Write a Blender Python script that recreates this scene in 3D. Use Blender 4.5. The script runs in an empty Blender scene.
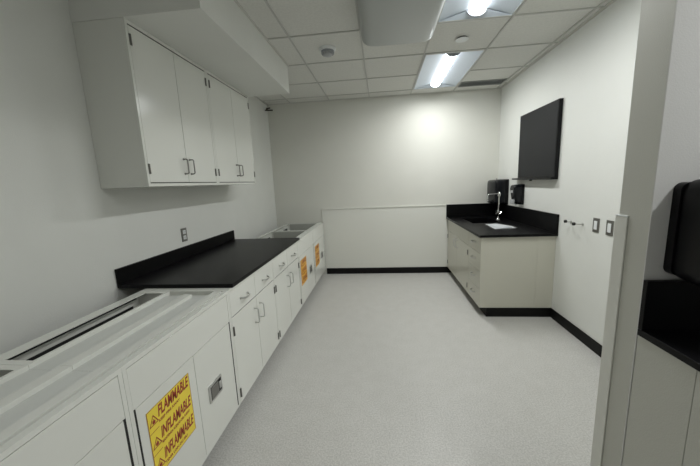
import bpy, bmesh, math, random
from mathutils import Vector, Matrix
random.seed(4)
scene = bpy.context.scene
COL = scene.collection

# ------------------------------------------------------------------ camera, world, exposure
F_PX, PITCH, YAW, ROLL, EYE = 302.735, -0.1653, -0.1076, -0.0432, 1.5183
fw = Vector((math.sin(YAW)*math.cos(PITCH), math.cos(YAW)*math.cos(PITCH), math.sin(PITCH)))
r0 = Vector((math.cos(YAW), -math.sin(YAW), 0)); u0 = r0.cross(fw)
rt = math.cos(ROLL)*r0 + math.sin(ROLL)*u0
up = -math.sin(ROLL)*r0 + math.cos(ROLL)*u0
cam_d = bpy.data.cameras.new('camera'); cam = bpy.data.objects.new('camera', cam_d); COL.objects.link(cam)
cam_d.sensor_width = 36.0; cam_d.lens = F_PX*36.0/700.0; cam_d.clip_start = 0.02
cam.matrix_world = Matrix(((rt.x, up.x, -fw.x, 0), (rt.y, up.y, -fw.y, 0), (rt.z, up.z, -fw.z, EYE), (0, 0, 0, 1)))
scene.camera = cam
world = bpy.data.worlds.new('world'); scene.world = world; world.use_nodes = True
world.node_tree.nodes['Background'].inputs[0].default_value = (0.8, 0.9, 1, 1)
world.node_tree.nodes['Background'].inputs[1].default_value = 0.0
scene.view_settings.view_transform = 'Standard'
scene.view_settings.look = 'None'
scene.view_settings.gamma = 1.0
scene.view_settings.exposure = 0.14
LAMP = 11.0             # glow of the lamp lenses
LAMP_W = 15.5          # watts of each lamp in the room
LAMP_HALL = 5.0
LAMP_HALL_W = 22.0

# ------------------------------------------------------------------ room measures
XL, XR, YB, H = -1.760, 1.782, 4.907, 2.776
YN = -2.2                  # wall behind the viewer
XH = 2.9                   # far side of the entry on the right
XP, YP0, YP1 = 0.975, 1.205, 1.350   # end of the partition on the right
XF = -0.961                # face of the left base cabinets
XB = -1.556                # their back
ZT = 0.888                 # cabinet top without worktop
G = 0.617                  # ceiling grid

# ------------------------------------------------------------------ materials
def mat(name, color, rough=0.5, metal=0.0, noise=None, bump=None, emit=None, coat=0.0, spec=0.5):
    m = bpy.data.materials.new(name); m.use_nodes = True
    nt = m.node_tree; b = nt.nodes['Principled BSDF']
    b.inputs['Base Color'].default_value = (*color, 1)
    b.inputs['Roughness'].default_value = rough
    b.inputs['Metallic'].default_value = metal
    b.inputs['Specular IOR Level'].default_value = spec
    if coat: b.inputs['Coat Weight'].default_value = coat
    tc = nt.nodes.new('ShaderNodeTexCoord')
    if noise:
        sc, amt = noise
        n = nt.nodes.new('ShaderNodeTexNoise'); n.inputs['Scale'].default_value = sc; n.inputs['Detail'].default_value = 4
        nt.links.new(tc.outputs['Object'], n.inputs['Vector'])
        r = nt.nodes.new('ShaderNodeValToRGB')
        r.color_ramp.elements[0].position = 0.3; r.color_ramp.elements[1].position = 0.7
        r.color_ramp.elements[0].color = (*[c*(1-amt) for c in color], 1)
        r.color_ramp.elements[1].color = (*[min(1, c*(1+amt)) for c in color], 1)
        nt.links.new(n.outputs['Fac'], r.inputs['Fac']); nt.links.new(r.outputs['Color'], b.inputs['Base Color'])
    if bump:
        sc, st = bump
        n2 = nt.nodes.new('ShaderNodeTexNoise'); n2.inputs['Scale'].default_value = sc; n2.inputs['Detail'].default_value = 3
        nt.links.new(tc.outputs['Object'], n2.inputs['Vector'])
        bp = nt.nodes.new('ShaderNodeBump'); bp.inputs['Strength'].default_value = st; bp.inputs['Distance'].default_value = 0.003
        nt.links.new(n2.outputs['Fac'], bp.inputs['Height']); nt.links.new(bp.outputs['Normal'], b.inputs['Normal'])
    if emit:
        b.inputs['Emission Color'].default_value = (*emit[0], 1); b.inputs['Emission Strength'].default_value = emit[1]
    return m

M_WALL = mat('wall_paint', (0.775, 0.785, 0.745), 0.55, bump=(150, 0.35), noise=(3, 0.015))
M_WALLB = mat('wall_paint_back', (0.74, 0.74, 0.68), 0.55, bump=(160, 0.2), noise=(3, 0.015))
M_PANEL = mat('wall_panel_paint', (0.765, 0.77, 0.715), 0.5, bump=(120, 0.1))
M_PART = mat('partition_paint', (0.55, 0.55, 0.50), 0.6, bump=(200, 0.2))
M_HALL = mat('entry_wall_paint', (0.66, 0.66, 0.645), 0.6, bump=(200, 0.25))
M_TILE = mat('ceiling_tile', (0.74, 0.74, 0.70), 0.9, noise=(55, 0.04), bump=(220, 0.3))
M_GRID = mat('ceiling_grid', (0.56, 0.56, 0.53), 0.6)
M_TRIM = mat('ceiling_trim', (0.62, 0.62, 0.58), 0.5)
M_BASE = mat('black_rubber_base', (0.004, 0.004, 0.004), 0.5, spec=0.2)
M_CAB = mat('cabinet_enamel', (0.755, 0.765, 0.715), 0.17, noise=(2, 0.01))
M_CABIN = mat('cabinet_inner_steel', (0.46, 0.47, 0.43), 0.4, noise=(5, 0.03))
M_PAN = mat('top_pan_steel', (0.64, 0.655, 0.625), 0.35)
M_RIDGE = mat('top_channel_steel', (0.70, 0.72, 0.70), 0.3)
M_WARM = mat('warm_grey_enamel', (0.58, 0.57, 0.49), 0.30, noise=(2, 0.01))
M_GUARD = mat('guard_vinyl', (0.72, 0.72, 0.67), 0.45)
M_BLACK = mat('black_epoxy_resin', (0.0025, 0.0025, 0.003), 0.36, spec=0.16)
M_PLAST = mat('black_plastic', (0.004, 0.004, 0.005), 0.3, spec=0.2)
M_SMOKE = mat('smoky_plastic', (0.007, 0.008, 0.010), 0.25, spec=0.3)
M_GREYP = mat('grey_plastic', (0.45, 0.46, 0.47), 0.35)
M_BOARD = mat('dark_board_face', (0.010, 0.011, 0.013), 0.5, spec=0.25)
M_STEEL = mat('brushed_steel', (0.62, 0.62, 0.61), 0.28, 1.0)
M_DSTEEL = mat('dark_nickel', (0.26, 0.255, 0.24), 0.38, 0.9)
M_CHROME = mat('chrome', (0.72, 0.72, 0.72), 0.12, 1.0)
M_SEAL_SHADE = mat('black_gasket_and_shade', (0.012, 0.012, 0.011), 0.7)  # real seals, and the black painted in for shade in gaps and openings
M_WHITE = mat('white_plastic', (0.78, 0.80, 0.80), 0.35)
M_REFL = mat('lamp_reflector_perforated', (0.62, 0.68, 0.74), 0.45)
M_RING = mat('lens_ring_grey', (0.34, 0.36, 0.38), 0.5)
M_PAPER = mat('white_paper', (0.92, 0.94, 0.95), 0.7)
M_PRINT = mat('paper_print', (0.45, 0.52, 0.60), 0.7)
M_SIGN = mat('sign_yellow', (0.90, 0.71, 0.055), 0.35)
M_SIGNO = mat('sign_amber', (0.80, 0.43, 0.05), 0.35)
M_RED = mat('sign_dark_red', (0.33, 0.02, 0.012), 0.4)
M_REDO = mat('sign_rust', (0.42, 0.10, 0.01), 0.4)
M_LENS = mat('lamp_lens', (0.9, 0.9, 0.9), 0.4, emit=((0.93, 0.97, 1.0), LAMP))
M_LENS_FILL = mat('fill_lamp_lens', (0.9, 0.9, 0.9), 0.4, emit=((0.90, 0.96, 1.0), 1.5))
M_LENSH = mat('entry_lamp_lens', (0.9, 0.9, 0.9), 0.4, emit=((0.90, 0.96, 1.0), LAMP_HALL))
M_DARK = mat('dark_cavity', (0.02, 0.02, 0.02), 0.9)
M_LOUV = mat('grille_grey', (0.34, 0.35, 0.345), 0.6)
M_DIFF = mat('diffuser_enamel', (0.40, 0.42, 0.41), 0.35)

def floor_mat():
    m = bpy.data.materials.new('speckled_vinyl'); m.use_nodes = True
    nt = m.node_tree; b = nt.nodes['Principled BSDF']; L = nt.links
    tc = nt.nodes.new('ShaderNodeTexCoord')
    n = nt.nodes.new('ShaderNodeTexNoise'); n.inputs['Scale'].default_value = 110; n.inputs['Detail'].default_value = 6
    n2 = nt.nodes.new('ShaderNodeTexNoise'); n2.inputs['Scale'].default_value = 9; n2.inputs['Detail'].default_value = 5
    L.new(tc.outputs['Object'], n.inputs['Vector']); L.new(tc.outputs['Object'], n2.inputs['Vector'])
    r = nt.nodes.new('ShaderNodeValToRGB')
    r.color_ramp.elements[0].position = 0.36; r.color_ramp.elements[0].color = (0.47, 0.465, 0.44, 1)
    r.color_ramp.elements[1].position = 0.62; r.color_ramp.elements[1].color = (0.62, 0.612, 0.585, 1)
    L.new(n.outputs['Fac'], r.inputs['Fac'])
    mx = nt.nodes.new('ShaderNodeMix'); mx.data_type = 'RGBA'; mx.blend_type = 'MULTIPLY'; mx.inputs['Factor'].default_value = 1
    r2 = nt.nodes.new('ShaderNodeValToRGB')
    r2.color_ramp.elements[0].position = 0.3; r2.color_ramp.elements[0].color = (0.94, 0.94, 0.935, 1)
    r2.color_ramp.elements[1].position = 0.7; r2.color_ramp.elements[1].color = (1, 1, 1, 1)
    L.new(n2.outputs['Fac'], r2.inputs['Fac'])
    L.new(r.outputs['Color'], mx.inputs['A']); L.new(r2.outputs['Color'], mx.inputs['B'])
    L.new(mx.outputs['Result'], b.inputs['Base Color'])
    b.inputs['Roughness'].default_value = 0.42
    return m
M_FLOOR = floor_mat()

# ------------------------------------------------------------------ helpers
def bx(bm, x0, x1, y0, y1, z0, z1):
    vs = [bm.verts.new((x, y, z)) for x in (x0, x1) for y in (y0, y1) for z in (z0, z1)]
    for f in ((0, 1, 3, 2), (4, 6, 7, 5), (0, 4, 5, 1), (2, 3, 7, 6), (0, 2, 6, 4), (1, 5, 7, 3)):
        bm.faces.new([vs[i] for i in f])

def tube(bm, pts, rad, seg=10, cap=True):
    pts = [Vector(p) for p in pts]
    rads = rad if isinstance(rad, (list, tuple)) else [rad]*len(pts)
    rings = []
    t0 = (pts[1]-pts[0]).normalized()
    n = t0.orthogonal().normalized()
    for i, p in enumerate(pts):
        if i == 0: t = (pts[1]-pts[0]).normalized()
        elif i == len(pts)-1: t = (pts[-1]-pts[-2]).normalized()
        else: t = ((pts[i+1]-pts[i]).normalized()+(pts[i]-pts[i-1]).normalized()).normalized()
        n = (n-t*n.dot(t)).normalized(); b = t.cross(n)
        rings.append([bm.verts.new(p+rads[i]*(math.cos(2*math.pi*k/seg)*n+math.sin(2*math.pi*k/seg)*b)) for k in range(seg)])
    for a, c in zip(rings, rings[1:]):
        for k in range(seg):
            bm.faces.new((a[k], a[(k+1) % seg], c[(k+1) % seg], c[k]))
    if cap:
        bm.faces.new(list(reversed(rings[0]))); bm.faces.new(rings[-1])

def lathe(bm, prof, c, seg=24, axis='z'):
    """prof: (radius, height) pairs about the axis through c"""
    rings = []
    for r, h in prof:
        ring = []
        for k in range(seg):
            a = 2*math.pi*k/seg
            q = (r*math.cos(a), r*math.sin(a), h)
            if axis == 'x': q = (q[2], q[0], q[1])
            if axis == 'y': q = (q[0], q[2], q[1])
            ring.append(bm.verts.new((c[0]+q[0], c[1]+q[1], c[2]+q[2])))
        rings.append(ring)
    for a, b in zip(rings, rings[1:]):
        for k in range(seg):
            bm.faces.new((a[k], a[(k+1) % seg], b[(k+1) % seg], b[k]))
    bm.faces.new(rings[0]); bm.faces.new(rings[-1])

def loft(bm, sections, cap=True):
    rings = [[bm.verts.new(p) for p in s] for s in sections]
    n = len(rings[0])
    for a, b in zip(rings, rings[1:]):
        for k in range(n):
            bm.faces.new((a[k], a[(k+1) % n], b[(k+1) % n], b[k]))
    if cap:
        bm.faces.new(rings[0]); bm.faces.new(rings[-1])

def rrect(hw, hh, r, n=6):
    """rounded rectangle in (u,v) about 0,0"""
    out = []
    for cx, cy, a0 in ((hw-r, hh-r, 0), (-hw+r, hh-r, 90), (-hw+r, -hh+r, 180), (hw-r, -hh+r, 270)):
        for k in range(n+1):
            a = math.radians(a0+90*k/n)
            out.append((cx+r*math.cos(a), cy+r*math.sin(a)))
    return out

def obj(name, bm, m, parent=None, bevel=0.0, smooth=False, label=None, seg=2):
    bmesh.ops.recalc_face_normals(bm, faces=bm.faces)
    me = bpy.data.meshes.new(name)
    if parent is not None:
        bmesh.ops.translate(bm, verts=bm.verts, vec=-world_loc(parent))
    bm.to_mesh(me); bm.free()
    me.materials.append(m)
    o = bpy.data.objects.new(name, me); COL.objects.link(o)
    if parent is not None: o.parent = parent
    if bevel:
        md = o.modifiers.new('bevel', 'BEVEL'); md.width = bevel; md.segments = seg; md.limit_method = 'ANGLE'
        md.angle_limit = math.radians(35)
    if smooth or bevel:
        for p in me.polygons: p.use_smooth = True
        md = o.modifiers.new('wn', 'WEIGHTED_NORMAL') if bevel else None
        if not bevel:
            try: me.set_sharp_from_angle(angle=math.radians(38))
            except Exception: pass
    if label: o['label'] = label
    return o

def world_loc(o):
    v = Vector((0, 0, 0))
    while o is not None:
        v += o.location; o = o.parent
    return v

def boxes(name, lst, m, parent=None, bevel=0.0, label=None):
    bm = bmesh.new()
    for b in lst: bx(bm, *b)
    return obj(name, bm, m, parent, bevel, label=label)

def thing(name, label, cat, loc, group=None):
    o = bpy.data.objects.new(name, None); COL.objects.link(o); o.location = loc
    o.empty_display_size = 0.05
    return tag(o, label, cat, group)

def tag(o, label, cat, group=None):
    o['label'] = label; o['category'] = cat
    if group: o['group'] = group
    return o

def struct(name, lst, m, bevel=0.0):
    o = boxes(name, lst, m, None, bevel); o['kind'] = 'structure'
    return o

def copy_tree(o, parent=None):
    c = o.copy(); COL.objects.link(c); c.parent = parent
    for ch in [x for x in bpy.data.objects if x.parent == o]: copy_tree(ch, c)
    return c

def text_bm(s, size, xs, shear, bold):
    cu = bpy.data.curves.new('tmp_text', 'FONT'); cu.body = s; cu.size = size; cu.align_x = 'LEFT'
    cu.shear = shear; cu.offset = bold; cu.resolution_u = 3; cu.extrude = 0.0003/1
    o = bpy.data.objects.new('tmp_text', cu); COL.objects.link(o)
    dg = bpy.context.evaluated_depsgraph_get()
    me = bpy.data.meshes.new_from_object(o.evaluated_get(dg))
    bm = bmesh.new(); bm.from_mesh(me)
    bpy.data.objects.remove(o); bpy.data.curves.remove(cu); bpy.data.meshes.remove(me)
    return bm

# ------------------------------------------------------------------ the room shell
struct('floor', [(XL-.15, XH+.15, YN-.15, YB+.15, -.1, 0)], M_FLOOR)
struct('wall_left', [(XL-.15, XL, YN-.15, YB+.15, 0, H+.2)], M_WALL)
struct('wall_back', [(XL, XR, YB, YB+.15, 0, H+.2)], M_WALLB)
struct('wall_right', [(XR, XR+.15, YP1, YB+.15, 0, H+.2)], M_WALL)
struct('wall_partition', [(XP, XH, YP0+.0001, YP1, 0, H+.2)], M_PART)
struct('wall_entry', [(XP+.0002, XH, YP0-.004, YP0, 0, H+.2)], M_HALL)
struct('wall_near', [(XL, XH, YN-.15, YN, 0, H+.2)], M_HALL)
struct('wall_entry_side', [(XH, XH+.15, YN-.15, YP1, 0, H+.2)], M_HALL)

# suspended ceiling
gx0, gy0 = -0.144, 2.803
def cell(ix, iy): return gx0+ix*G, gx0+(ix+1)*G, gy0+iy*G, gy0+(iy+1)*G
skip = {(1, 1), (1, 2), (1, -1), (1, -2), (0, -1), (0, -2), (3, -5), (3, -4), (-1, -6), (-1, -5)}
tiles = []
for ix in range(-3, 5):
    for iy in range(-9, 4):
        if (ix, iy) in skip: continue
        x0, x1, y0, y1 = cell(ix, iy)
        x0, x1, y0, y1 = max(x0, XL), min(x1, XH if y1 <= YP0 + G else XR), max(y0, YN), min(y1, YB)
        if x1-x0 < .02 or y1-y0 < .02: continue
        tiles.append((x0, x1, y0, y1, H+.008, H+.02))
tiles.append((XL, XH, YN, YB, H+.16, H+.2))
struct('ceiling', tiles, M_TILE)
bars = []
b = .007
for ix in range(-3, 6):                      # T-bars, one length per cell edge, none inside a light or diffuser
    x = gx0+ix*G
    for iy in range(-9, 4):
        y0, y1 = max(gy0+iy*G, YN), min(gy0+(iy+1)*G, YB)
        xm = XH if y1 < YP0+.1 else XR
        if XL < x < xm: bars.append((x-b, x+b, y0, y1, H, H+.03))
joined = [{(1, 1), (1, 2)}, {(1, -1), (1, -2)}, {(0, -1), (0, -2)}, {(3, -4), (3, -5)}, {(-1, -6), (-1, -5)}]
for iy in range(-8, 4):
    y = gy0+iy*G
    for ix in range(-3, 5):
        if {(ix, iy), (ix, iy-1)} in joined: continue
        x0, x1 = max(gx0+ix*G, XL), min(gx0+(ix+1)*G, XH if y < YP0 else XR)
        if x1-x0 > .02 and YN < y < YB: bars.append((x0, x1, y-b, y+b, H+.0004, H+.03))
struct('trim_1', bars, M_GRID)
w = .026
struct('trim_2', [(XR-w, XR, YP1, YB, H-.002, H+.02), (XL, XR, YB-w, YB, H-.0015, H+.02),
                  (XL, XL+w, YN, YB, H-.002, H+.02)], M_TRIM)
# soffit above the wall cabinets
YS0, YS1, ZS, XS = 1.763, 3.425, 2.501, -0.966
struct('wall_soffit', [(XL, XS, YS0, YS1, ZS, H+.1)], M_WALL)
struct('trim_3', [(XS, XS+.014, YS0-.014, YS1+.014, H-.002, H+.02), (XL, XS, YS1, YS1+.014, H-.002, H+.02)], M_TRIM)
# thin panel on the back wall, with its top strip
struct('wall_back_panel', [(-.972, 1.012, YB-.006, YB, .10, 1.100)], M_PANEL)
struct('trim_4', [(-.976, 1.012, YB-.016, YB, 1.098, 1.108), (-.978, -.972, YB-.014, YB, ZT+.01, 1.108)], M_PANEL)
struct('baseboard_back', [(XF+.01, 1.108, YB-.014, YB-.0001, 0, .100)], M_BASE, .003)
struct('baseboard_right', [(XR-.010, XR, YP1, 3.262, 0, .102)], M_BASE, .003)

# corner guard on the partition end
g = thing('corner_guard', 'beige vinyl corner guard with white top edge on the end of the near right wall', 'corner guard', (XP, YP1, 0))
gz0, gz1 = .0, 1.335
boxes('guard_wing', [(XP-.006, XP-.0005, YP1-.050, YP1+.012, gz0, gz1), (XP-.0005, XP+.045, YP1+.006, YP1+.012, gz0, gz1),
                     ], M_GUARD, g, .002)
boxes('end_cap', [(XP-.0065, XP+.045, YP1+.0005, YP1+.0125, gz1, gz1+.006), (XP-.0065, XP-.0005, YP1-.051, YP1+.0005, gz1, gz1+.006)], M_WHITE, g, .001,
      label='pale end cap')

# ------------------------------------------------------------------ lamps
def troffer(ix, iy, label, group, mlens=None, watts=None):
    x0, x1 = gx0+ix*G+.012, gx0+(ix+1)*G-.012
    y0, y1 = gy0+iy*G+.012, gy0+(iy+2)*G-.012
    cx = (x0+x1)/2
    t = thing('ceiling_light', label, 'light', (cx, (y0+y1)/2, H), group)
    bm = bmesh.new()
    bx(bm, x0, x1, y0, y1, H+.115, H+.12); bx(bm, x0, x0+.002, y0, y1, H, H+.115); bx(bm, x1-.002, x1, y0, y1, H, H+.115)
    obj('housing', bm, M_REFL, t)
    bm = bmesh.new()
    bx(bm, x0, x0+.010, y0, y1, H-.001, H+.004); bx(bm, x1-.010, x1, y0, y1, H-.001, H+.004)
    bx(bm, x0, x1, y0, y0+.010, H-.001, H+.004); bx(bm, x1-(x1-x0), x1, y1-.010, y1, H-.001, H+.004)
    obj('frame', bm, M_TRIM, t)
    for s in (-1, 1):                                   # curved reflector wings
        bm = bmesh.new(); n = 10; prof = []
        for k in range(n+1):
            u = k/n
            prof.append((s*(.060+(.284-.060)*u), H+.003+.036*(1-u)+.008*math.sin(math.pi*u)))
        secs = []
        for y in (y0+.010, y1-.010):
            secs.append([(cx+px, y, pz) for px, pz in prof]+[(cx+px, y, pz+.002) for px, pz in reversed(prof)])
        loft(bm, secs)
        obj('reflector', bm, M_REFL, t, smooth=True)
    for yy, s in ((y0+.010, 1), (y1-.010, -1)):          # sloped end plates
        bm = bmesh.new()
        secs = [[(x0+.01, yy, H+.001), (x1-.01, yy, H+.001), (x1-.01, yy, H+.003), (x0+.01, yy, H+.003)],
                [(cx-.07, yy+s*.06, H+.032), (cx+.07, yy+s*.06, H+.032), (cx+.07, yy+s*.06, H+.035), (cx-.07, yy+s*.06, H+.035)]]
        loft(bm, secs); obj('end_plate', bm, M_REFL, t)
        bm = bmesh.new()                                # ring that holds the lens
        secs = []
        for y in (yy+s*.050, yy+s*.066):
            secs.append([(cx+.076*math.cos(math.pi+math.pi*k/14), y, H+.036+.050*math.sin(math.pi+math.pi*k/14)) for k in range(15)])
        loft(bm, secs); obj('lens_ring', bm, M_RING, t, smooth=True)
    bm = bmesh.new(); secs = []
    for y in (y0+.077, y1-.077):
        secs.append([(cx+.059*math.cos(math.pi+math.pi*k/14), y, H+.036+.040*math.sin(math.pi+math.pi*k/14)) for k in range(15)])
    loft(bm, secs)
    obj('lens', bm, mlens or M_LENS, t, smooth=True)
    ld = bpy.data.lights.new('tube_light', 'AREA'); ld.spread = math.radians(168); ld.shape = 'RECTANGLE'; ld.size = .085; ld.size_y = y1-y0-.36
    ld.energy = watts or LAMP_W; ld.color = (.985, .99, .97)
    lo = bpy.data.objects.new('tube_light', ld); COL.objects.link(lo); lo.parent = t
    lo.location = (0, 0, -.0065)
    return t
troffer(1, 1, 'recessed ceiling light nearest the back wall, bright tube between white wings', 'recessed ceiling lights')
troffer(1, -2, 'recessed ceiling light cut by the top of the frame, beside the bulging air diffuser', 'recessed ceiling lights')
troffer(3, -5, 'recessed ceiling light over the entry behind the near right wall', 'recessed ceiling lights', M_LENSH, LAMP_HALL_W)
troffer(-1, -6, 'added fill light shaped as a recessed ceiling light over the near end of the left counter, out of the frame', 'recessed ceiling lights', M_LENS_FILL, 3.0)  # unseen fixture added as fill to brighten the left wall

# bulging air diffuser
t = thing('air_diffuser', 'grey bulging air diffuser with rounded corners hanging from the ceiling tiles', 'air diffuser', (gx0+G/2, gy0-G, H))
x0, x1, y0, y1 = gx0+.012, gx0+G-.012, gy0-2*G+.012, gy0-.012
cxd, hw = (x0+x1)/2, (x1-x0)/2
bm = bmesh.new(); secs = []
DROP = .142
def dprof(s, dr):
    out = []
    n = 28
    for k in range(n+1):
        a = math.pi*k/n
        c, sn = math.cos(a), math.sin(a)
        px = hw*s*math.copysign(abs(c)**.28, c); pz = -dr*abs(sn)**.5
        out.append((cxd+px, pz))
    return out
for y, s, dr in ((y0, 1, 0.001), (y0+.002, 1, DROP), (y1-.02, 1, DROP), (y1-.008, .99, DROP*.985), (y1-.002, .97, DROP*.95), (y1, .94, DROP*.90)):
    secs.append([(px, y, H+pz) for px, pz in dprof(s, dr)])
loft(bm, secs)
obj('face', bm, M_DIFF, t, smooth=True)
boxes('frame', [(x0-.002, x0+.012, y0, y1, H-.003, H+.004), (x1-.012, x1+.002, y0, y1, H-.003, H+.004),
                (x0, x1, y1-.012, y1+.002, H-.003, H+.004)], M_TRIM, t)
boxes('plenum_box', [(x0+.01, x1-.01, y0+.01, y1-.02, H+.004, H+.15)], M_CABIN, t)

# smoke detector, sprinkler cover, return grille
t = thing('smoke_detector', 'small grey smoke detector with dark grilled base on a ceiling tile', 'smoke detector', (-.474, 3.10, H+.008))
bm = bmesh.new(); lathe(bm, [(.080, .0), (.080, -.012), (.070, -.024)], (-.474, 3.10, H+.008)); obj('base_plate', bm, M_WHITE, t, smooth=True)
bm = bmesh.new(); lathe(bm, [(.062, -.024), (.062, -.040)], (-.474, 3.10, H+.008)); obj('slot_ring', bm, M_RING, t, smooth=True)
bm = bmesh.new()
for k in range(12):
    a = 2*math.pi*k/12; c = Vector((-.474+0.062*math.cos(a), 3.10+.062*math.sin(a), H-.004))
    tube(bm, [c+Vector((0, 0, -.027)), c+Vector((-.016*math.cos(a), -.016*math.sin(a), -.048))], .0035, 6)
obj('cage', bm, M_GREYP, t)
bm = bmesh.new(); lathe(bm, [(.050, -.040), (.046, -.058), (.030, -.068), (.004, -.070)], (-.474, 3.10, H+.008)); obj('sensor_dome', bm, M_GREYP, t, smooth=True)
bm = bmesh.new(); lathe(bm, [(.058, -.012), (.058, -.015), (.054, -.0165)], (.775, 3.138, H+.008), 32)
t = thing('sprinkler_cover', 'x', 'x', (.775, 3.138, H+.008))
obj('disc', bm, M_WHITE, t, smooth=False)
bm = bmesh.new(); lathe(bm, [(.046, -.0005), (.046, -.0115)], (.775, 3.138, H+.008)); obj('shadow_ring', bm, M_SEAL_SHADE, t)
tag(t, 'round white sprinkler cover plate on the tile between the two ceiling lights', 'sprinkler cover')
t = thing('return_air_grille', 'long dark louvred air grille in the ceiling at the back right corner', 'air grille', (1.395, 4.57, H))
gx_0, gx_1, gy_0, gy_1 = 1.105, 1.690, 4.47, 4.68
boxes('frame', [(gx_0, gx_1, gy_0, gy_0+.012, H-.003, H+.008), (gx_0, gx_1, gy_1-.012, gy_1, H-.003, H+.008),
                (gx_0, gx_0+.012, gy_0+.012, gy_1-.012, H-.003, H+.008), (gx_1-.012, gx_1, gy_0+.012, gy_1-.012, H-.003, H+.008)], M_LOUV, t)
boxes('cavity', [(gx_0+.002, gx_1-.002, gy_0+.002, gy_1-.002, H+.0045, H+.0079)], M_LOUV, t)
bm = bmesh.new()
for k in range(12):
    y = gy_0+.02+k*.0148
    loft(bm, [[(x, y, H-.002), (x, y+.009, H+.004), (x, y+.010, H+.003), (x, y+.001, H-.003)] for x in (gx_0+.012, gx_1-.012)])
obj('louvres', bm, M_LOUV, t)

# ------------------------------------------------------------------ hardware builders
def pull(parent, x, y, z, sx, vert=True, L=.105, m=None, out=.032, name='handle'):
    """wire pull standing off a face at x; sx is the way the face looks"""
    bm = bmesh.new(); r = .0045; h = L/2; pts = []
    def P(o, a):
        return (x+sx*o, y, z+a) if vert else (x+sx*o, y+a, z)
    pts.append(P(.0002, -h))
    for k in range(5):
        a = math.pi/2*k/4; pts.append(P(out-.012+.012*math.sin(a), -h+.012-.012*math.cos(a)))
    for k in range(5):
        a = math.pi/2*k/4; pts.append(P(out-.012+.012*math.cos(a), h-.012+.012*math.sin(a)))
    pts.append(P(.0002, h))
    tube(bm, pts, r, 8)
    for s in (-1, 1):
        p = P(.0002, s*h); q = P(.004, s*h); tube(bm, [p, q], .008, 10)
    return obj(name, bm, m or M_DSTEEL, parent, smooth=True)

def cup_pull(parent, x, y, z, sx, L=.105):
    """flat bow pull of the drawers"""
    bm = bmesh.new(); secs = []; n = 12
    for k in range(n+1):
        u = -1+2*k/n
        o = .004+.028*(1-abs(u)**3.2); zc = z-.006*(1-u*u)
        hw_ = .0042+.003*(1-abs(u))
        secs.append([(x+sx*(o-.003), y+u*L/2, zc-hw_), (x+sx*(o+.003), y+u*L/2, zc-hw_), (x+sx*(o+.003), y+u*L/2, zc+hw_), (x+sx*(o-.003), y+u*L/2, zc+hw_)])
    loft(bm, secs)
    for s in (-1, 1): bx(bm, *sorted((x+sx*.0002, x+sx*.006)), y+s*L/2-.006, y+s*L/2+.006, z-.007, z+.007)
    return obj('handle', bm, M_STEEL, parent, smooth=True)

def hinge(parent, x, y, z, sx, L=.062, m=None):
    bm = bmesh.new()
    bx(bm, *sorted((x+sx*.0003, x+sx*.0025)), y-.008, y+.008, z-L/2, z+L/2)
    for k in range(5):
        a = z-L/2+k*L/5; tube(bm, [(x+sx*.005, y, a+.0008), (x+sx*.005, y, a+L/5-.0008)], .0045, 8)
    return obj('hinge', bm, m or M_DSTEEL, parent, smooth=False)

GAP = .0042
def slab(name, x, sx, y0, y1, z0, z1, m, parent, th=.0055, ins=.0005):
    """door or drawer front set flush between the sides"""
    xa = x-sx*ins; xb = x-sx*(ins+th)
    return boxes(name, [(min(xa, xb), max(xa, xb), y0+GAP/2, y1-GAP/2, z0+GAP/2, z1-GAP/2)], m, parent, .0012)

def carcass_body(x, sx, y0, y1, z0, z1, depth, m, parent, closed_top=True, back=True, s=.018):
    xb = x-sx*depth; X = sorted((x, xb))
    L = [(X[0], X[1], y0+.0008, y0+s, z0, z1), (X[0], X[1], y1-s, y1-.0008, z0, z1), (X[0], X[1], y0+s, y1-s, z0, z0+s)]
    if closed_top: L.append((X[0], X[1], y0+s, y1-s, z1-s, z1))
    if back: L.append((*sorted((xb, xb+sx*.006)), y0+s, y1-s, z0+s, z1-s))
    o = boxes('body', L, m, parent, .001)
    boxes('gap_shade_liner', [(*sorted((x-sx*.0065, x-sx*.012)), y0+s, y1-s, z0+s, z1-s)], M_SEAL_SHADE, parent)  # black sheet close behind the fronts, stands in for shade in their gaps
    return o

# ------------------------------------------------------------------ wall cabinets
def wall_cabinet(y0, y1, label):
    x = -1.431; z0, z1 = 1.546, 2.500
    t = thing('wall_cabinet', label, 'cabinet', (-1.6, (y0+y1)/2, z0), 'wall cabinets over the left counter')
    carcass_body(x, 1, y0, y1, z0, z1, .328, M_CAB, t, s=.020)
    mid = (y0+y1)/2
    for a, b_, hy, gy in ((y0+.020, mid, mid-.036, y0+.026), (mid, y1-.020, mid+.036, y1-.026)):
        d = slab('door', x, 1, a, b_, z0+.024, z1-.026, M_CAB, t)
        pull(d, x-.0005, hy, 1.685, 1)
        for z in (2.393, 1.655): hinge(d, x, gy, z, 1)
    return t
wall_cabinet(1.764, 2.586, 'grey metal two-door wall cabinet nearest the camera, its side panel in view')
wall_cabinet(2.587, 3.409, 'grey metal two-door wall cabinet farther from the camera, towards the back wall')

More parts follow.
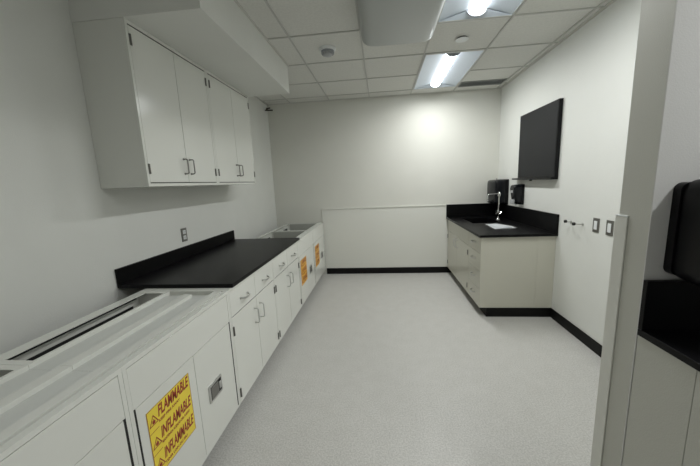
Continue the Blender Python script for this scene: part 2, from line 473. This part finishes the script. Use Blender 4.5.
# ------------------------------------------------------------------ left base cabinets
def sign(parent, x, y0, z1, wdt, hgt, msign, mred):
    s = boxes('warning_sign', [(x+.0006, x+.0014, y0, y0+wdt, z1-hgt, z1)], msign, parent,
              label='yellow flammable warning sign with dark red words' if msign is M_SIGN else 'amber flammable warning sign with rust coloured words')
    xx = x+.0015
    def put(bm, y, z, sc_y=1.0):
        for v in bm.verts:
            a, b_, c = v.co; v.co = (xx+c*.5+.0002, y+a*sc_y, z+b_)
        return bm
    rows = [('FLAMMABLE', 'KEEP FIRE AWAY'), ('INFLAMABLE', 'MANTENGA ALEJADO DEL FUEGO'), ('INFLAMMABLE', 'TENIR LOIN DU FEU')]
    rh = hgt/3
    bm = bmesh.new(); e = .0022
    for (a, b_, c, d) in ((0, wdt, hgt-e, hgt), (0, wdt, 0, e), (0, e, 0, hgt), (wdt-e, wdt, 0, hgt)):
        bx(bm, xx, xx+.0003, y0+a, y0+b_, z1-hgt+c, z1-hgt+d)
    for k in (1, 2): bx(bm, xx, xx+.0003, y0, y0+.055, z1-k*rh-e/2, z1-k*rh+e/2)
    obj('border', bm, mred, s)
    for k, (big, small) in enumerate(rows):
        top = z1-k*rh
        for txt, size, zoff, target, bold, shear in ((big, .070, .059, wdt-.066, .0020, .22), (small, .017, .086, (wdt-.085)*(1.0 if k == 1 else .72 if k == 0 else .8), .0005, 0.0)):
            bm = text_bm(txt, size, 1, shear, bold)
            xs = [v.co.x for v in bm.verts]; wd = max(xs)-min(xs)
            for v in bm.verts: v.co.x -= min(xs) if False else 0
            mn = min(xs)
            for v in bm.verts: v.co.x = (v.co.x-mn)*target/wd
            put(bm, y0+.058, top-zoff)
            obj('lettering', bm, mred, s)
        # triangle with a flame
        bm = bmesh.new(); cy_, cz_ = y0+.031, top-.055; R_ = .027
        def tri(r): return [(cy_+r*math.sin(a), cz_+r*math.cos(a)-.004) for a in (0, 2*math.pi/3, 4*math.pi/3)]
        o_, i_ = tri(R_+.004), tri(R_-.004)
        vo = [bm.verts.new((xx+.0004, *p)) for p in o_]; vi = [bm.verts.new((xx+.0004, *p)) for p in i_]
        for q in range(3): bm.faces.new((vo[q], vo[(q+1) % 3], vi[(q+1) % 3], vi[q]))
        fl = [(-.006, -.012), (.006, -.012), (.009, -.004), (.005, .004), (.004, -.001), (.0005, .012), (-.003, .002), (-.006, .005), (-.009, -.004)]
        bm.faces.new([bm.verts.new((xx+.0004, cy_+a, cz_-.002+b_)) for a, b_ in fl])
        obj('flame_symbol', bm, mred, s)
    return s

def latch(parent, x, y, z):
    l = None
    bm = bmesh.new()
    pr = rrect(.066, .052, .012)
    loft(bm, [[(x+.0004, y+a, z+b_) for a, b_ in pr], [(x+.004, y+a, z+b_) for a, b_ in pr], [(x+.006, y+a*.94, z+b_*.93) for a, b_ in pr]])
    l = obj('latch', bm, M_STEEL, parent, smooth=True, label='recessed steel paddle latch')
    boxes('recess', [(x+.006, x+.0066, y-.052, y+.052, z-.038, z+.038)], M_SEAL_SHADE, l)
    boxes('paddle', [(x+.0066, x+.010, y-.050, y+.020, z-.034, z+.034)], M_DSTEEL, l, .002)
    boxes('keyhole', [(x+.0066, x+.011, y+.028, y+.046, z-.022, z+.020)], M_STEEL, l, .003)
    return l

def flammable(y0, y1, label, front=False, far=False):
    t = thing('flammable_storage_cabinet', label, 'cabinet', ((XB+XF)/2, (y0+y1)/2, 0), 'flammable storage cabinets without worktop')
    s = .018; L = []
    xs_ = -1.3472
    if far:
        L.append((XB, XF, y0+.0008, y0+s, .102, ZT)); L.append((XB, XF, y1-s, y1-.0008, .102, ZT)); ya, yb = y0+s, y1-s
    else:
        for a, b_ in ((y0+.0008, y0+s), (y1-s, y1-.0008)):
            L.append((XB, xs_, a, b_, .102, ZT)); L.append((xs_, XF-.022, a, b_, .102, .864)); L.append((XF-.022, XF, a, b_, .102, ZT-.0185))
        ya, yb = y0+.0003, y1-.0003
    L.append((XB, XF, y0+s, y1-s, .102, .118))
    zpan = .870 if not far else .52
    # rear rail, back panel with a long opening
    L.append((XB, XB+(.064 if not far else .034), y0+s, y1-s, ZT-.004, ZT))
    L.append((XB, XB+.004, y0+s, y1-s, .818, .848 if not far else ZT-.004)); L.append((XB, XB+.004, y0+s, y1-s, .102, .45))
    L.append((XB, XB+.003, y0+s, y1-s, .876, ZT-.004))
    if not far:                                     # flanges across the rear slot
        for a, b_ in ((y0+s, y0+.030), (y1-.030, y1-s)): L.append((XB+.064, -1.3625, a, b_, ZT-.004, ZT))
    L.append((XB, XB+.004, y1-s-.045, y1-s, .45, .818)); L.append((XB, XB+.004, y0+s, y0+s+.04, .45, .818))
    # front rail: two folded strips
    L.append((XF-.085, XF-.042, ya, yb, ZT-.018, ZT+.001)); L.append((XF-.035, XF-.024, ya, yb, ZT-.018, ZT-.004)) if not far else L.append((XF-.040, XF-.024, y0+s, y1-s, ZT-.020, ZT+.001))
    L.append((XF-.024, XF, ya, yb, ZT-.018, ZT+.0005))
    boxes('body', L, M_CAB, t)
    if not far:
        xr = -1.362
        boxes('inner_rail', [(xr, xr+.017, ya if not front else y0+.0003, yb, ZT-.03, ZT+.0012)], M_CAB, t, .001)
        boxes('top_pan', [(xr+.0175, XF-.0855, ya, yb-(.035 if front else 0), zpan-.004, zpan)], M_PAN, t)
        boxes('top_channel', [(-1.212, -1.160, ya, yb-(.055 if front else 0), zpan+.0002, ZT+.002)], M_CAB, t, .001)
        boxes('inner_shelf', [(XB+.004, XF-.03, y0+s, y1-s, .60, .604)], M_CABIN, t)
    else:
        boxes('inner_shade_liner', [(XB+.036, XF-.042, y1-s-.002, y1-s-.0003, .522, ZT-.012)], M_CABIN, t)  # darker sheet added to shade the end wall inside the open box
        boxes('inner_pan', [(XB+.004, XF-.03, y0+s, y1-s, zpan-.004, zpan)], M_CABIN, t)
    boxes('rear_shade_sheet', [(XB-.012, XB-.008, y0+s, y1-s, .44, .86)], M_SEAL_SHADE, t)  # black sheet added behind the back opening so the slot looks dark
    boxes('toe_kick', [(XB+.02, XF-.075, y0+.001, y1-.001, 0, .101)], M_BASE, t)
    slab('top_panel', XF, 1, y0+.011+0*s, y1-.011, .693, ZT-.021, M_CAB, t, th=.016, ins=-.0012) if False else \
        boxes('top_panel', [(XF-.016, XF-.0004, y0+s+.001, y1-s-.001, .6945, ZT-.0215)], M_CAB, t, .001)
    mid = (y0+y1)/2
    dl = boxes('door', [(XF-.018, XF-.0003, y0+s+.010, mid-.0014, .106, .6915)], M_CAB, t, .001)
    dr = boxes('door', [(XF-.018, XF-.0003, mid+.0014, y1-s-.010, .106, .6915)], M_CAB, t, .001)
    for k, (a, b_) in enumerate(((y0+s, y0+s+.009), (y1-s-.009, y1-s))):
        boxes('gasket', [(XF-.012, XF-.0006, a, b_, .106, .693)], M_SEAL_SHADE, t, label='black seal strip')
    sign(dl, XF, y0+.067, .637, .270, .306, M_SIGN if not far else M_SIGNO, M_RED if not far else M_REDO)
    latch(dr, XF, mid+.148, .402)
    return t

Y = [.125, .918, 1.700, 2.490, 3.290, 4.080, 4.868]
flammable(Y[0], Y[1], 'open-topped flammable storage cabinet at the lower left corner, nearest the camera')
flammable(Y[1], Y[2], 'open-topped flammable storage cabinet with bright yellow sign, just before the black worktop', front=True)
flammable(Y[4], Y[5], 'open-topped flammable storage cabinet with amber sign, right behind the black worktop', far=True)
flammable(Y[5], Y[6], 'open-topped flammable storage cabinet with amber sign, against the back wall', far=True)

def drawer_base(y0, y1, label):
    t = thing('base_cabinet', label, 'cabinet', ((XB+XF)/2, (y0+y1)/2, 0), 'base cabinets under the left worktop')
    s = .014
    carcass_body(XF, 1, y0, y1, .102, ZT, XF-XB, M_CAB, t, s=s)
    boxes('toe_kick', [(XB+.02, XF-.075, y0+.001, y1-.001, 0, .101)], M_BASE, t)
    mid = (y0+y1)/2
    pass
    for a, b_ in ((y0+s, mid), (mid, y1-s)):
        d = slab('drawer', XF, 1, a, b_, .704, ZT-s, M_CAB, t)
        cup_pull(d, XF-.0005, (a+b_)/2, .782, 1)
    for a, b_, hy, gy in ((y0+s, mid, mid-.050, y0+.020), (mid, y1-s, mid+.050, y1-.020)):
        d = slab('door', XF, 1, a, b_, .104+.0, .702, M_CAB, t)
        pull(d, XF-.0005, hy, .570, 1, m=M_STEEL, L=.112)
        for z in (.610, .175): hinge(d, XF, gy, z, 1)
    return t
drawer_base(Y[2], Y[3], 'base cabinet with two drawers and two doors under the near half of the left worktop')
drawer_base(Y[3], Y[4], 'base cabinet with two drawers and two doors under the far half of the left worktop')

# left black worktop with its rear upstand
yc0, yc1 = 1.757, 3.375
t = thing('countertop', 'long black resin worktop on the base cabinets along the left wall', 'countertop', (-1.35, (yc0+yc1)/2, ZT))
boxes('slab', [(XL+.001, XF+.006, yc0, yc1, ZT+.0005, .914)], M_BLACK, t, .002)
boxes('backsplash', [(XL+.001, XL+.020, yc0, yc1, .9145, 1.020)], M_BLACK, t, .002)

# ------------------------------------------------------------------ right sink cabinets
RX, RY0, RC = 1.038, 3.264, 1.0145
ym = 3.722
def side_body(y0, y1, t, top=True):
    s = .016
    carcass_body(RX, -1, y0, y1, .102, ZT, .57, M_WARM, t, s=s, closed_top=top)
t = thing('sink_cabinet', 'warm grey two-door sink cabinet in the back right corner', 'cabinet', (1.35, 4.3, 0))
side_body(ym, 4.890, t, False)
boxes('toe_kick', [(1.110, 1.60, ym+.001, 4.890, 0, .101)], M_BASE, t)
boxes('top_panel', [(RX+.0005, RX+.006, ym+.018, 4.872, .7045, ZT-.003)], M_WARM, t, .001)
md = (ym+4.890)/2
for a, b_, hy, gy in ((ym+.016, md, md-.045, ym+.022), (md, 4.874, md+.045, 4.868)):
    d = slab('door', RX, -1, a, b_, .104, .702, M_WARM, t)
    pull(d, RX+.0005, hy, .615, -1, m=M_STEEL)
    for z in (.615, .195): hinge(d, RX, gy, z, -1)
t = thing('drawer_cabinet', 'warm grey four-drawer cabinet at the near end of the sink counter', 'cabinet', (1.35, 3.5, 0))
side_body(RY0, ym-.0005, t)
boxes('toe_kick', [(1.110, 1.60, RY0+.004, ym-.001, 0, .101)], M_BASE, t)
boxes('base_strip', [(1.110, XR-.0005, RY0-.006, RY0+.003, 0, .102)], M_BASE, t, .002)
boxes('filler_panel', [(1.6085, XR-.0005, RY0+.0003, RY0+.02, .102, ZT)], M_WARM, t, .001)
zz = [.104, .303, .503, .703, ZT-.016]
for a, b_ in zip(zz, zz[1:]):
    d = slab('drawer', RX, -1, RY0+.016, ym-.016, a, b_, M_WARM, t)
    cup_pull(d, RX+.0005, 3.50, (a+b_)/2+.015, -1)

t = thing('countertop', 'black resin sink worktop with tall upstands in the back right corner', 'countertop', (1.4, 4.1, ZT))
cy0, cy1, cx1 = 3.237, YB-.0005, XR-.0005
sx0, sx1, sy0, sy1 = 1.20, 1.56, 4.13, 4.68
boxes('slab', [(RC, sx0, cy0, cy1, ZT+.0005, .914), (sx1, cx1, cy0, cy1, ZT+.0005, .914),
               (sx0, sx1, cy0, sy0, ZT+.0005, .914), (sx0, sx1, sy1, cy1, ZT+.0005, .914)], M_BLACK, t)
boxes('backsplash', [(RC, cx1-.020, YB-.020, YB-.0005, .9145, 1.110), (cx1-.019, cx1, cy0, cy1, .9145, 1.110)], M_BLACK, t, .002)
boxes('sink_basin', [(sx0-.015, sx1+.015, sy0-.015, sy1+.015, .70, .712), (sx0-.015, sx0-.002, sy0-.015, sy1+.015, .712, ZT),
                     (sx1+.002, sx1+.015, sy0-.015, sy1+.015, .712, ZT), (sx0-.002, sx1+.002, sy0-.015, sy0-.002, .712, ZT),
                     (sx0-.002, sx1+.002, sy1+.002, sy1+.015, .712, ZT)], M_BLACK, t)

# faucet
fx, fy = 1.620, 4.40
t = thing('faucet', 'tall chrome laboratory faucet with cross handles behind the sink', 'faucet', (fx, fy, .9145))
bm = bmesh.new(); lathe(bm, [(.030, 0), (.030, .006), (.020, .014), (.014, .03), (.014, .075), (.019, .085), (.019, .115), (.013, .125), (.010, .15)], (fx, fy, .9145))
obj('base', bm, M_CHROME, t, smooth=True)
bm = bmesh.new()
zt_ = 1.275
pts = [(fx, fy, 1.05), (fx, fy, zt_-.01), (fx-.003, fy, zt_-.003), (fx-.010, fy, zt_), (fx-.135, fy, zt_-.004), (fx-.145, fy, zt_-.008), (fx-.150, fy, zt_-.018), (fx-.150, fy, zt_-.060)]
tube(bm, pts, .0085, 12)
lathe(bm, [(.017, -.03), (.019, -.012), (.019, .010), (.010, .022), (.004, .030)], (fx, fy, zt_))
obj('spout', bm, M_CHROME, t, smooth=True)
bm = bmesh.new(); lathe(bm, [(.010, -.095), (.012, -.085), (.009, -.078), (.012, -.070), (.010, -.058)], (fx-.150, fy, zt_)); obj('nozzle', bm, M_CHROME, t, smooth=True)
for s in (-1, 1):
    bm = bmesh.new(); c = Vector((fx, fy+s*.055, 1.012))
    tube(bm, [(fx, fy+s*.012, 1.012), (fx, fy+s*.060, 1.012)], .007, 10)
    for k in range(4):
        a = math.pi/4+math.pi/2*k
        tube(bm, [c, c+Vector((.026*math.cos(a), 0, .026*math.sin(a)))], [.006, .0048], 8)
    obj('cross_handle', bm, M_CHROME, t, smooth=True)

# black paper towel dispenser in the corner
def dispenser(name, x_wall, sx, ya, yb, za, zb, depth, label, cat, taper=.0):
    """wall dispenser on a wall seen along y; sx points into the room"""
    yc_, hz_, hy_ = (ya+yb)/2, (zb-za)/2, (yb-ya)/2; zc_ = (za+zb)/2
    t = thing(name, label, cat, (x_wall, yc_, za))
    bm = bmesh.new(); secs = []
    for f, sc, r in ((.004, 1, .02), (.28, 1, .03)):
        secs.append([(x_wall+sx*depth*f, yc_+a*sc, zc_+b_*sc) for a, b_ in rrect(hy_, hz_, r)])
    loft(bm, secs); obj('back_shell', bm, M_PLAST, t, smooth=True)
    bm = bmesh.new(); secs = []
    for f, sc, r in ((.285, .985, .03), (.72, .975, .035), (.88, .95, .04), (.97, .90, .04), (1, .84, .04)):
        secs.append([(x_wall+sx*(depth*f-(taper*(b_/hz_ < 0)*abs(b_/hz_)*f)), yc_+a*sc, zc_+b_*sc) for a, b_ in rrect(hy_, hz_, r)])
    loft(bm, secs); obj('cover', bm, M_SMOKE, t, smooth=True)
    return t, yc_, zc_
t, yc_, zc_ = dispenser('paper_towel_dispenser', XR, -1, 4.495, 4.860, 1.115, 1.470, .180,
                        'large black paper towel dispenser on the right wall in the back corner above the sink', 'dispenser')
boxes('towel_slot', [(XR-.14, XR-.06, 4.55, 4.80, 1.1125, 1.1165)], M_DARK, t)
bm = bmesh.new(); lathe(bm, [(.007, 0), (.009, .006), (.006, .014), (.003, .018)], (XR-.13, 4.60, 1.4705)); obj('lock_button', bm, M_DSTEEL, t, smooth=True)
# soap dispenser beside it
t, yc_, zc_ = dispenser('soap_dispenser', XR, -1, 4.02, 4.15, 1.150, 1.405, .125,
                        'small black soap dispenser on the right wall above the sink upstand', 'dispenser', .035)
boxes('push_bar', [(XR-.128, XR-.105, 4.035, 4.135, 1.160, 1.215)], M_GREYP, t, .006, label='pale grey push bar')
boxes('sight_window', [(XR-.1275, XR-.122, 4.055, 4.115, 1.30, 1.33)], M_GREYP, t, .002)
bm = bmesh.new(); lathe(bm, [(.010, -.012), (.014, -.004), (.016, 0)], (XR-.07, 4.085, 1.150)); obj('nozzle', bm, M_GREYP, t, smooth=True)

# papers on the sink worktop
def sheet(name, pts, z, label, rows):
    t = None
    bm = bmesh.new()
    c = [Vector((*p, 0)) for p in pts]; n = 8; grid = []
    for i in range(n+1):
        r = []
        for j in range(n+1):
            u, v = i/n, j/n
            p = c[0]*(1-u)*(1-v)+c[1]*u*(1-v)+c[2]*u*v+c[3]*(1-u)*v
            p.z = z+.004*math.sin(math.pi*u)*(v**2)+.0015*math.sin(5*u+3*v)+.0016
            r.append(bm.verts.new(p))
        grid.append(r)
    for i in range(n):
        for j in range(n): bm.faces.new((grid[i][j], grid[i+1][j], grid[i+1][j+1], grid[i][j+1]))
    r = bmesh.ops.solidify(bm, geom=bm.faces[:], thickness=-.0006)
    return tag(obj(name, bm, M_PAPER, None, smooth=True), label, 'paper', 'papers on the sink worktop')
sheet('paper_sheet', [(1.293, 3.60), (1.56, 3.66), (1.48, 3.95), (1.318, 4.02)], .9145, 'larger white paper sheet lying flat on the black sink worktop', 3)
sheet('paper_sheet', [(1.37, 3.62), (1.56, 3.72), (1.44, 3.97), (1.33, 3.93)], .9225, 'smaller white paper sheet lying on top of another on the sink worktop', 3)

# dark board on the right wall
BY0, BY1 = 3.305, 4.150
t = thing('wall_board', 'black rectangular board with a narrow bottom ledge high on the right wall', 'board', (XR, 3.79, 1.48))
boxes('frame', [(XR-.036, XR-.0005, BY0, BY1, 1.482, 2.238)], M_PLAST, t, .003)
boxes('board_face', [(XR-.0385, XR-.0362, BY0+.013, BY1-.013, 1.500, 2.225)], M_BOARD, t, .001)
boxes('ledge', [(XR-.070, XR-.0005, BY0, BY1+.09, 1.461, 1.481)], M_PLAST, t, .003)
boxes('ledge_clip', [(XR-.040, XR-.020, 3.80, 3.83, 1.445, 1.4605)], M_PLAST, t, .002)

# two wall hooks, two switches
def wall_hook(y, label, L):
    t = thing('wall_hook', label, 'hook', (XR, y, 1.06), 'metal hooks on the right wall')
    bm = bmesh.new(); lathe(bm, [(.014, 0), (.014, -.003), (.008, -.006)], (XR-.0005, y, 1.062), 16, 'x'); obj('wall_plate', bm, M_STEEL, t, smooth=True)
    bm = bmesh.new(); tube(bm, [(XR-.004, y, 1.062), (XR-.035, y, 1.062), (XR-L, y, 1.068)], [.007, .006, .006], 8); obj('arm', bm, M_STEEL, t, smooth=True)
    bm = bmesh.new(); lathe(bm, [(.006, .010), (.014, .006), (.014, -.010), (.006, -.014)], (XR-L, y, 1.068), 14, 'x'); obj('tip', bm, M_SEAL_SHADE, t, smooth=True, label='black tip')
    return t
wall_hook(3.04, 'short metal wall hook with black tip nearest the sink worktop', .050)
wall_hook(2.87, 'metal wall hook with black tip, nearer the light switches', .075)
def wall_plate(name, x, sx, y, z, label, cat, group, kind):
    t = thing(name, label, cat, (x, y, z), group)
    boxes('cover_plate', [(*sorted((x+sx*.0005, x+sx*.006)), y-.037, y+.037, z-.060, z+.060)], M_DSTEEL, t, .002)
    if kind == 'switch':
        boxes('rocker', [(*sorted((x+sx*.006, x+sx*.010)), y-.0185, y+.0185, z-.036, z+.036)], M_WHITE, t, .002)
    else:
        for dz in (.024, -.024):
            f = boxes('socket', [(*sorted((x+sx*.006, x+sx*.0085)), y-.019, y+.019, z+dz-.017, z+dz+.017)], M_WHITE, t, .004)
            boxes('slots', [(*sorted((x+sx*.0085, x+sx*.0088)), y-.008, y-.0055, z+dz-.004, z+dz+.008), (*sorted((x+sx*.0085, x+sx*.0088)), y+.0055, y+.008, z+dz-.004, z+dz+.008),
                            (*sorted((x+sx*.0085, x+sx*.0088)), y-.002, y+.002, z+dz-.012, z+dz-.008)], M_DARK, f)
    return t
wall_plate('light_switch', XR, -1, 2.700, 1.078, 'steel-plated light switch with white rocker nearer the hooks', 'switch', 'light switches on the right wall', 'switch')
wall_plate('light_switch', XR, -1, 2.545, 1.078, 'steel-plated light switch with white rocker half hidden behind the corner guard', 'switch', 'light switches on the right wall', 'switch')
wall_plate('power_outlet', XL, 1, 2.498, 1.122, 'steel-plated double power outlet on the left wall above the black upstand', 'outlet', None, 'outlet')

# dark pipe bracket high on the left wall near the back corner
t = thing('pipe_bracket', 'small dark brown pipe bracket high on the left wall by the back corner', 'bracket', (XL, 4.78, 2.68))
boxes('wall_plate', [(XL+.0005, XL+.008, 4.74, 4.80, 2.655, 2.715)], M_WHITE, t, .002)
bm = bmesh.new(); tube(bm, [(XL+.006, 4.77, 2.672), (XL+.13, 4.77, 2.665)], [.010, .009], 10)
tube(bm, [(XL+.04, 4.77, 2.672), (XL+.04, 4.77, 2.695), (XL+.09, 4.77, 2.700)], [.014, .014, .010], 10)
M_BROWN = mat('dark_brown_metal', (0.03, 0.02, 0.012), 0.5)
obj('arm', bm, M_BROWN, t, smooth=True)

# ------------------------------------------------------------------ near right counter
t = thing('base_cabinet', 'warm grey cabinet end below the black worktop at the right edge of the photo', 'cabinet', (1.5, .9, 0))
boxes('body', [(XP+.002, 2.4, .975, YP0-.006, .0, ZT), (XP+.002, 2.4, .60, .973, .0, ZT)], M_PART, t, .0015)
t = thing('countertop', 'black resin worktop with tall upstand at the right edge of the photo', 'countertop', (1.5, .9, ZT))
boxes('slab', [(XP-.002, 2.45, .57, YP0-.006, ZT+.0005, .914)], M_BLACK, t, .002)
boxes('backsplash', [(XP-.002, 2.45, YP0-.026, YP0-.006, .9145, 1.110)], M_BLACK, t, .002)
# black dispenser on the entry wall
t = thing('paper_towel_dispenser', 'black wall dispenser cut off by the right edge of the photo', 'dispenser', (1.22, YP0-.005, 1.12))
dcx, dcz, dhw, dhh = 1.190, 1.300, .158, .190
def sec(y, sc, r, dx=0): return [(dcx+dx+a*sc, y, dcz+b_*sc) for a, b_ in rrect(dhw, dhh, r, 8)]
yw_ = YP0-.005
bm = bmesh.new(); loft(bm, [[(x, y, z+(1.32-z)*.10) for x, y, z in sec(yw_, .98, .03)], [(x, y, z+(1.32-z)*.10) for x, y, z in sec(yw_-.030, .98, .03)]]); obj('back_shell', bm, M_PLAST, t, smooth=True)
bm = bmesh.new(); loft(bm, [sec(yw_-.031, .94, .05), sec(yw_-.12, 1.0, .06), sec(yw_-.20, .96, .07), sec(yw_-.225, .88, .07), sec(yw_-.235, .76, .07)]); obj('cover', bm, M_PLAST, t, smooth=True)
